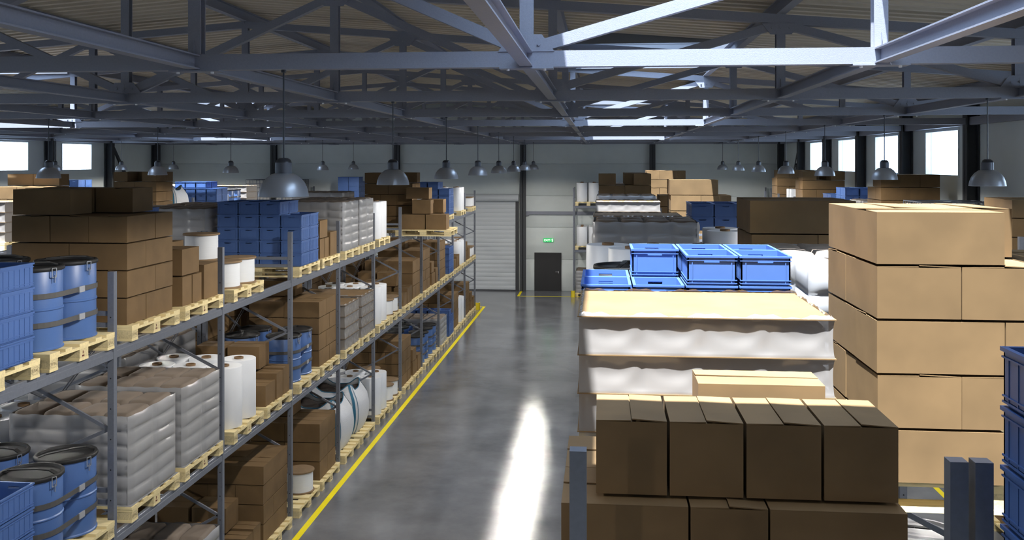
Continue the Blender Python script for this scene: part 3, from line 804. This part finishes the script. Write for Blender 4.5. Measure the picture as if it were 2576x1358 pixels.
# back wall fittings
def stl(name, m, mats, label, cat, grp=None, parent=None, smooth=False):
    o = ob(name, m.mesh(name, mats, smooth), parent)
    return tag(o, label, cat, grp) if not parent else o
DY = YB-.036
d = struct('door_1', M().box(-2.53,-1.51,DY-.03,DY+.03,0,1.455).mesh('door_1', DOORM), 'charcoal exit door in the back wall')
hd = M(); hd.bar((-1.60,DY-.07,.735),(-1.73,DY-.07,.735),.018,.018); hd.bar((-1.62,DY-.03,.735),(-1.62,DY-.07,.735),.015,.015); hd.box(-1.635,-1.605,DY-.036,DY-.03,.68,.76)
ob('door_handle', hd.mesh('door_handle', CHROME), d)
# shutter door
m = M(); z = .04
while z < 3.38:
    m.prism([(DY-.075,z),(DY-.098,z+.012),(DY-.104,z+.08),(DY-.098,z+.146),(DY-.088,z+.155),(DY-.075,z+.155)][::-1],-6.9,-3.245,'x'); z += .162
m.box(-6.9,-3.245,DY-.085,DY-.06,0,3.4)
d2 = struct('door_2', m.mesh('door_2', SHUT), 'pale grey slatted roller shutter door')
ob('shutter_housing', M().cyl((-7.05,DY-.16,3.53),(-3.12,DY-.16,3.53),.145,24).mesh('shutter_housing', SHUT, True), d2)
gr = M()
for x in (-7.02,-3.24): gr.box(x,x+.12,DY-.12,DY,0,3.42)
ob('guide_rail', gr.mesh('guide_rail', DARKCOL), d2)
ob('bottom_rail', M().box(-6.9,-3.245,DY-.11,DY-.07,0,.04).mesh('bottom_rail', DARKCOL), d2)
# exit sign
es = ob('exit_sign', M().box(-2.185,-1.81,DY-.05,DY-.01,1.855,1.995).mesh('sign_case', EXG)); tag(es, 'green EXIT sign above the charcoal door', 'exit sign')
cu = bpy.data.curves.new('t','FONT'); cu.body = 'EXIT'; cu.size = .115; cu.align_x = 'LEFT'; cu.align_y = 'CENTER'; cu.extrude = .001; cu.offset = .002
to = bpy.data.objects.new('t', cu); COL.objects.link(to); bpy.context.view_layer.update()
me0 = bpy.data.meshes.new_from_object(to.evaluated_get(bpy.context.evaluated_depsgraph_get()))
m = M(); m.add([(v.co.x*.98-2.165, DY-.052-v.co.z, v.co.y+1.925) for v in me0.vertices], [list(p.vertices) for p in me0.polygons])
bpy.data.objects.remove(to)
ob('lettering', m.mesh('lettering', EXW), es)
m = M(); yy = DY-.053
m.box(-1.862,-1.826,yy,yy+.003,1.868,1.982)            # doorway
m.lathe([(.009,-.001),(.009,.001)],10); k = len(m.v)
m.v = [(-1.888+v[0], yy+v[2], 1.968+v[1]) if i >= 8 and i < k else v for i, v in enumerate(m.v)]
for a, b in (((-1.893,1.955),(-1.903,1.922)),((-1.903,1.922),(-1.885,1.905)),((-1.885,1.905),(-1.888,1.88)),((-1.903,1.922),(-1.918,1.905)),((-1.918,1.905),(-1.935,1.90)),((-1.895,1.95),(-1.875,1.938)),((-1.895,1.95),(-1.915,1.94))):
    m.bar((a[0],yy,a[1]),(b[0],yy,b[1]),.004,.009,up=(0,1,0))
ob('running_figure', m.mesh('running_figure', EXW), es)
# columns
def hcol(name, x, y, w, dpt, ht, label, along='y'):
    m = M(); t = .018
    if along == 'y': m.box(x-w/2,x+w/2,y-dpt/2,y-dpt/2+t,0,ht); m.box(x-w/2,x+w/2,y+dpt/2-t,y+dpt/2,0,ht); m.box(x-t/2,x+t/2,y-dpt/2,y+dpt/2,0,ht)
    else: m.box(x-dpt/2,x-dpt/2+t,y-w/2,y+w/2,0,ht); m.box(x+dpt/2-t,x+dpt/2,y-w/2,y+w/2,0,ht); m.box(x-dpt/2,x+dpt/2,y-t/2,y+t/2,0,ht)
    return tag(ob('steel_column', m.mesh('steel_column', DARKCOL)), label, 'column', 'charcoal steel columns')
for i, x in enumerate((XK(-3), XK(-1), XK(1), XK(3))):
    hcol('c', x, YB-.15, .21, .22, H+.68, 'charcoal steel column on the back wall, %s from left' % ORD[i+1])
for sgn, x, nm in ((1, XL+.17, 'distant left wall'), (-1, XR-.12, 'window wall')):
    for n in range(0, 9):
        hcol('c', x, TN(n)-(.12 if n == 8 else 0), .20, .26 if sgn > 0 else .22, H+1.1, 'charcoal steel column on %s, %s from camera' % (nm, ORD[n+1]), 'x')
    m = M(); 
    for n in (2, 7):
        m = M(); y0, y1 = TN(n)+.1, TN(n+1)-.2
        for dx in (-.03,.03): m.bar((x+dx,y0,5.55),(x+dx,y1,1.85),.012,.10)
        for q in (.2,.4,.6,.8): m.bar((x,y0+(y1-y0)*q,5.55-3.7*q),(x,y0+(y1-y0)*(q+.02),5.55-3.7*(q+.02)),.07,.09)
        tag(ob('wall_brace', m.mesh('wall_brace', DARKCOL)), 'diagonal steel brace on %s, %s bay' % (nm, ORD[n+1]), 'brace', 'diagonal wall braces')
    m = M().box(x-.05,x+.05,TN(0)-3,TN(8)-.3,H+.66,H+.80)
    tag(ob('eave_beam', m.mesh('eave_beam', STEELT)), 'long steel eave beam along the %s' % nm, 'beam')
tag(ob('wall_rail', M().box(XK(1)+.11,XK(3)-.11,YB-.13,YB-.05,2.90,3.02).box(XK(1)+.11,XK(1)+.22,YB-.14,YB-.05,2.86,2.90).mesh('wall_rail', STEELT)), 'horizontal steel rail on back wall above exit door', 'rail')
# trusses
ZB = H + .670; CH = .113; CC = ZB + CH/2
def gusset(x, z, up):
    s = 1 if up else -1; m = M()
    poly = [(x-.20,z),(x+.20,z),(x+.11,z+s*.12),(x-.11,z+s*.12)]
    if not up: poly = poly[::-1]
    m.prism(poly, -.058, -.050, 'y'); 
    for dx in (-.09,0,.09): m.cyl((x+dx,-.070,z+s*.05),(x+dx,-.058,z+s*.05),.013,6,1)
    return m
def brk(x0, z0, x1, z1):
    m = M(); m.bar((x0,0,z0),(x1,0,z1),.085,.085,up=(0,1,0)); return m
def i_sec(x, z, w, h, y0, y1, t=.010):
    return M().box(x-w/2,x+w/2,y0,y1,z-h/2,z-h/2+t).box(x-w/2,x+w/2,y0,y1,z+h/2-t,z+h/2).box(x-t/2,x+t/2,y0,y1,z-h/2+t,z+h/2-t)
TM = {}
TM['bottom_chord'] = [M().box(XL+.3,XR-.23,-.05,.05,ZB,ZB+CH).mesh('bottom_chord', STEELT)]
t1 = M().bar((XL+.3,0,TOPC(XL+.3)),(-5.38,0,TOPC(-5.38)),.10,.10); t2 = M().bar((-5.38,0,TOPC(-5.38)),(XR-.23,0,TOPC(XR-.23)),.10,.10)
TM['top_chord'] = [t1.mesh('top_chord', STEELT), t2.mesh('top_chord', STEELT)]
TM['vertical'] = []; TM['diagonal'] = []; TM['gusset_plate'] = []; TM['splice_plate'] = []
for k in range(-4, 5):
    x = XK(k); v = M(); z0, z1 = ZB+CH, TOPC(x)-.05
    v.box(x-.047,x+.047,-.045,-.035,z0,z1).box(x-.047,x+.047,.035,.045,z0,z1).box(x-.005,x+.005,-.035,.035,z0,z1); v.box(x-.002,x+.002,-.060,-.045,z0,z0+.1)
    TM['vertical'].append(v.mesh('vertical', STEELT))
    if k % 2 == 0:
        for s in (-1,1):
            xa = XK(k+s); za = TOPC(xa)-.06
            TM['diagonal'].append(brk(x+s*.08, ZB+CH+.03, xa-s*.04, za).mesh('diagonal', STEELT))
        TM['gusset_plate'].append(gusset(x, ZB+CH-.005, True).mesh('gusset_plate', [STEELT, STEELT]))
    else: TM['gusset_plate'].append(gusset(x, TOPC(x)-.045, False).mesh('gusset_plate', [STEELT, STEELT]))
    p = M().box(x-.19,x+.19,-.06,.06,ZB-.012,ZB)
    for dx in (-.13,.13): p.cyl((x+dx,-.03,ZB-.026),(x+dx,-.03,ZB-.012),.012,6,1); 
    TM['splice_plate'].append(p.mesh('splice_plate', [STEELT, BOLT]))
for n in range(-1, 9):
    r = ob('roof_truss', None, None, (0, TN(n) if n < 8 else TN(8)-.12, 0))
    tag(r, ('grey steel roof truss right above the camera' if n < 0 else 'grey steel roof truss, %s seen from the camera' % ORD[n+1]), 'roof truss', 'steel roof trusses')
    for nm, ms in TM.items():
        for me in ms: ob(nm, me, r)
for k in range(-4, 5):
    for n in range(-1, 8):
        me = cached(('tie',k), lambda: i_sec(XK(k), CC, .09, .105, .05, 3.60).mesh('tie_beam', STEELT))
        if k in (-4,) and n < 3: continue
        o = ob('tie_beam', me, None, (0,TN(n),0)); tag(o, 'grey tie beam, %s line from window wall, %s bay' % (ORD[5-k], ORD[n+2]), 'beam', 'tie beams between the trusses')
        reg('tie_beam', o)
for k in range(-5, 6):
    x = XK(k) + (.25 if k == -5 else (-.3 if k == 5 else 0))
    o = ob('purlin', i_sec(x, TOPC(x)+.125, .10, .15, YF, YB-.05).mesh('purlin', STEELT))
    tag(o, 'long steel purlin under roof sheet, %s from window wall' % ORD[6-k], 'purlin', 'roof purlins')
# lamps
ZR = H - .252
def lampparts(): 
    sh = M().lathe([(.055,ZR+.172),(.085,ZR+.165),(.125,ZR+.135),(.155,ZR+.095),(.172,ZR+.05),(.181,ZR+.003),(.178,ZR),(.168,ZR+.05),(.15,ZR+.092),(.12,ZR+.13),(.08,ZR+.158),(.0,ZR+.16)], 40, close=False)
    cp = M().lathe([(.001,ZR+.282),(.03,ZR+.281),(.05,ZR+.268),(.058,ZR+.248)],28,close=False,mi=1).lathe([(.059,ZR+.248),(.06,ZR+.240),(.06,ZR+.170)],28,close=False)
    rd = M().cyl((0,0,ZR+.27),(0,0,ZB),.0065,10).cyl((0,0,ZB-.02),(0,0,ZB),.018,10)
    bl = M().lathe([(.0,ZR+.05),(.02,ZR+.053),(.035,ZR+.07),(.035,ZR+.10),(.02,ZR+.14),(.018,ZR+.16)],16,close=False)
    return sh.mesh('lamp_shade', LAMPAL, True, 50), cp.mesh('lamp_cap', [mat('lamp_collar',(.10,.105,.12),.4,metal=.4), LAMPBK], True, 40), rd.mesh('lamp_rod', LAMPBK, True), bl.mesh('bulb', emit('lamp_bulb',(1,.95,.88),6), True)
LP = lampparts()
LIGHTS = []
ROWN = {4.02:'window aisle row', -2.30:'main aisle row', -8.53:'second aisle row', -14.99:'distant aisle row'}
LPOWER = 215
for x in (4.02,-2.30,-8.53,-14.99):
    for n in range(-1, 8):
        if x < -14 and n < 4: continue
        if x == -8.53 and n < 1: continue
        if n < 0: continue
        r = ob('pendant_lamp', None, None, (x,TN(n),0)); tag(r, 'aluminium pendant lamp, %s in the %s' % (ORD[n+1], ROWN[x]), 'pendant lamp', 'pendant lamps over the aisles')
        for nm, me in zip(('lamp_shade','lamp_cap','lamp_rod','bulb'), LP): ob(nm, me, r)
    for n in range(-5, 8):  # runs on behind the camera with added, unseen fill lights
        l = bpy.data.lights.new('lamp_light','SPOT'); l.energy = LPOWER*(.55 if n < 0 else 1); l.spot_size = math.radians(172); l.spot_blend = .15; l.shadow_soft_size = .06; l.color = (1,.95,.87)
        if TN(n) < YF+1 or (x < -14 and n < 4) or (x < -8 and n < -1) or n in (-4,): continue
        lo = bpy.data.objects.new('lamp_light', l); COL.objects.link(lo); lo.location = (x,TN(n),ZR+.03)
        if (x < -14 and n < 4) or (x == -8.53 and n < 1) or n < 0:  # unseen fixtures added to go with the fill lights
            r = ob('pendant_lamp', None, None, (x,TN(n),0)); tag(r, 'added aluminium pendant lamp out of view, %s, %s back' % (ROWN[x], ORD[2-n]), 'pendant lamp', 'pendant lamps over the aisles')
            for nm, me in zip(('lamp_shade','lamp_cap','lamp_rod','bulb'), LP): ob(nm, me, r)
# floor lines and guards
def line(label, *rects):
    m = M()
    for a, b, c, d in rects: m.box(a,b,c,d,.0,.003)
    tag(ob('floor_line', m.mesh('floor_line', YEL)), label, 'floor line', 'yellow floor lines')
line('yellow floor line along the long rack and around its end', (-3.985,-3.90,YF,32.02),(-6.9,-3.985,31.95,32.02))
line('yellow floor line along the edge of the window aisle', (4.955,5.035,YF,32.0))
line('yellow floor line around the back-wall rack by the exit', (-3.06,-2.97,34.60,36.0),(-2.97,6.2,34.60,34.68))
line('yellow floor line along the open side of canister rack', (-.345,-.26,YF,32.02))
def guard(x, y, label, s=1):
    m = M().box(x,x+.15,y,y+.012,0,.235).box(x,x+.012,y,y+.16,0,.235).box(x+.138,x+.15,y,y+.16,0,.235) if s > 0 else M().box(x,x+.15,y+.12,y+.132,0,.235).box(x,x+.012,y,y+.132,0,.235).box(x+.138,x+.15,y,y+.132,0,.235)
    tag(ob('post_guard', m.mesh('post_guard', YELS)), label, 'post guard', 'yellow post guards')
guard(-4.16, 31.27, 'yellow guard at the end post of the long rack', 1)
guard(-1.10, 34.50, 'yellow guard at the corner post beside exit door', 1)

# ------------------------------------------------------------------ light
S.world = bpy.data.worlds.new('sky'); S.world.use_nodes = True
bg = S.world.node_tree.nodes['Background']; bg.inputs[0].default_value = (.66,.80,1,1); bg.inputs[1].default_value = 7
sl = bpy.data.lights.new('sun','SUN'); sl.energy = 43; sl.angle = math.radians(.7); sl.color = (1,.97,.95)
so = bpy.data.objects.new('sun', sl); COL.objects.link(so)
dirv = Vector((.12,.235,-1)).normalized(); so.rotation_euler = dirv.to_track_quat('-Z','Y').to_euler()
def portal(loc, rot, sx, sy):
    l = bpy.data.lights.new('sky_portal','AREA'); l.shape = 'RECTANGLE'; l.size = sx; l.size_y = sy; l.cycles.is_portal = True
    o = bpy.data.objects.new('sky_portal', l); COL.objects.link(o); o.location = loc; o.rotation_euler = rot
for x0, x1 in SKX:
    for y0, y1 in SKY: portal(((x0+x1)/2,(y0+y1)/2,max(DECKZ(x0),DECKZ(x1))+.66),(0,0,0),x1-x0,y1-y0)
wy0, wy1 = TN(-1)+.89, TN(6)+2.77
for n in bays:
    y = TN(n)+1.83
    portal((XL-.22,y,(WZ0+WZ1)/2),(0,-PI/2,0),WZ1-WZ0,1.9); portal((XR+.22,y,(WZ0+WZ1)/2),(0,PI/2,0),WZ1-WZ0,1.9)

# ------------------------------------------------------------------ camera
cam = bpy.data.cameras.new('camera'); co = bpy.data.objects.new('camera', cam); COL.objects.link(co)
co.location = CAM; yaw = math.atan(225/2400); co.rotation_euler = (PI/2, 0, yaw)
cam.sensor_width = 36; cam.lens = 36*2400/2576; cam.shift_y = -271.5/2576; cam.clip_start = .05; cam.clip_end = 200
S.camera = co

# ------------------------------------------------------------------ leave out what the picture cannot show; cap very large groups
bpy.context.view_layer.update()
dg = bpy.context.evaluated_depsgraph_get()
def root(o):
    while o.parent: o = o.parent
    return o
def kids(o):
    out = [o]
    for c in CH.get(o.name, ()): out += kids(c)
    return out
CH = {}
for o in S.objects:
    if o.parent: CH.setdefault(o.parent.name, []).append(o)
cy, sy = math.cos(yaw), math.sin(yaw)
def proj(p):
    dx, dy, dz = p[0], p[1], p[2]-H
    zc = dy*cy - dx*sy
    if zc < .2: return None
    return (1288 + 2400*(dx*cy+dy*sy)/zc, 407.5 - 2400*dz/zc)
from mathutils.bvhtree import BVHTree
VV = []; FF = []; OW = []
for o in S.objects:
    if o.type != 'MESH' or o.name.startswith(('floor','wall','ceiling','lamp','film_roll.x')): continue
    mw = o.matrix_world; n0 = len(VV); rn = root(o).name
    if o.data.name.startswith(('ceiling','floor')): continue
    VV += [mw @ v.co for v in o.data.vertices]
    for p in o.data.polygons: FF.append([i+n0 for i in p.vertices]); OW.append(rn)
BV = BVHTree.FromPolygons(VV, FF)
def score(o, cams):
    pts = []
    for k in kids(o):
        if k.type == 'MESH': pts += [k.matrix_world @ Vector(c) for c in k.bound_box]
    lo = [min(p[i] for p in pts) for i in range(3)]; hi = [max(p[i] for p in pts) for i in range(3)]
    pr = [proj(p) for p in pts]; pr = [p for p in pr if p]
    if not pr: return 0
    w = min(2576,max(p[0] for p in pr))-max(0,min(p[0] for p in pr)); h = min(1358,max(p[1] for p in pr))-max(0,min(p[1] for p in pr))
    if w <= 0 or h <= 0: return 0
    hit = tot = 0; N = 5
    for c in cams:
        for ax in range(3):
            for side in (0,1):
                f = (lo,hi)[side][ax]
                if (side == 0 and c[ax] > f) or (side == 1 and c[ax] < f): continue
                a, b = [i for i in range(3) if i != ax]
                for i in range(N):
                    for j in range(N):
                        p = [0,0,0]; p[ax] = f; p[a] = lo[a]+(hi[a]-lo[a])*(.06+.88*i/(N-1)); p[b] = lo[b]+(hi[b]-lo[b])*(.06+.88*j/(N-1))
                        q = proj(p)
                        if not q or not (-30 < q[0] < 2606 and -30 < q[1] < 1388): continue
                        tot += 1; v = Vector(p)-c; _, _, fi, _ = BV.ray_cast(c, v.normalized(), v.length+.3)
                        if fi is not None and OW[fi] == o.name: hit += 1
    return w*h*hit/max(tot,1)
CAMS = [CAM, CAM+Vector((.25,0,0)), CAM-Vector((.25,0,0))]
def remove(o):
    for k in kids(o)[::-1]: bpy.data.objects.remove(k)
sc = {}
for kind, os_ in CULL.items():
    for o in os_: sc[o.name] = score(o, CAMS[:1] if kind in ('cardboard_box','crate') else CAMS)
print('CULL', {k: (len(v), sum(sc[o.name] > 0 for o in v)) for k, v in CULL.items()})
def world_merge(os_, name, label, cat, m_):
    m = M()
    for o in os_:
        for k in kids(o):
            if k.type == 'MESH':
                mw = k.matrix_world; m.add([mw @ v.co for v in k.data.vertices], [list(p.vertices) for p in k.data.polygons])
    for o in os_: remove(o)
    o = ob(name, m.mesh(name, m_)); tag(o, label, cat, None, 'stuff')
for kind, os_ in CULL.items():
    vis = sorted([o for o in os_ if sc[o.name] > 0], key=lambda o: -sc[o.name])
    if kind == 'cardboard_box':
        BB = {}
        for o in os_:
            c = [o.matrix_world @ Vector(q) for q in o.bound_box]; BB[o.name] = [min(p[i] for p in c) for i in range(3)]+[max(p[i] for p in c) for i in range(3)]
        def under(o, pool):
            a = BB[o.name]; out = []
            for q in pool:
                b = BB[q.name]
                if abs(b[5]-a[2]) < .03 and min(a[3],b[3])-max(a[0],b[0]) > .08 and min(a[4],b[4])-max(a[1],b[1]) > .08: out.append(q)
            return out
        kept = list(vis); todo = list(vis); hid = [o for o in os_ if sc[o.name] <= 0]
        while todo:
            o = todo.pop()
            if under(o, kept): continue
            u = under(o, hid)
            if u: kept.append(u[0]); todo.append(u[0]); hid.remove(u[0]); sc[u[0].name] = 1e-6
        vis = kept[:]; vis.sort(key=lambda o: -sc[o.name])
    for o in [o for o in os_ if sc[o.name] <= 0]: remove(o)
    if len(vis) > 300 and kind in ('cardboard_box','crate'):
        rest = vis[300:]
        world_merge(rest, 'distant_boxes' if kind == 'cardboard_box' else 'distant_crates', 'smaller %s seen in glimpses farther along the racks' % ('cardboard boxes' if kind == 'cardboard_box' else 'blue crates'), 'boxes' if kind == 'cardboard_box' else 'crates', CARD if kind == 'cardboard_box' else BLUE)
# repeated labels become unique where a copy count would not help: keep as they are grouped

# ------------------------------------------------------------------ view
S.view_settings.view_transform = 'Standard'; S.view_settings.look = 'None'; S.view_settings.gamma = 1; S.view_settings.exposure = 0
S.view_settings.use_curve_mapping = False
c = S.cycles; c.adaptive_threshold = .02; c.max_bounces = 7; c.diffuse_bounces = 4; c.glossy_bounces = 3; c.transmission_bounces = 3; c.transparent_max_bounces = 10
c.sample_clamp_indirect = 6; c.caustics_reflective = False; c.caustics_refractive = False
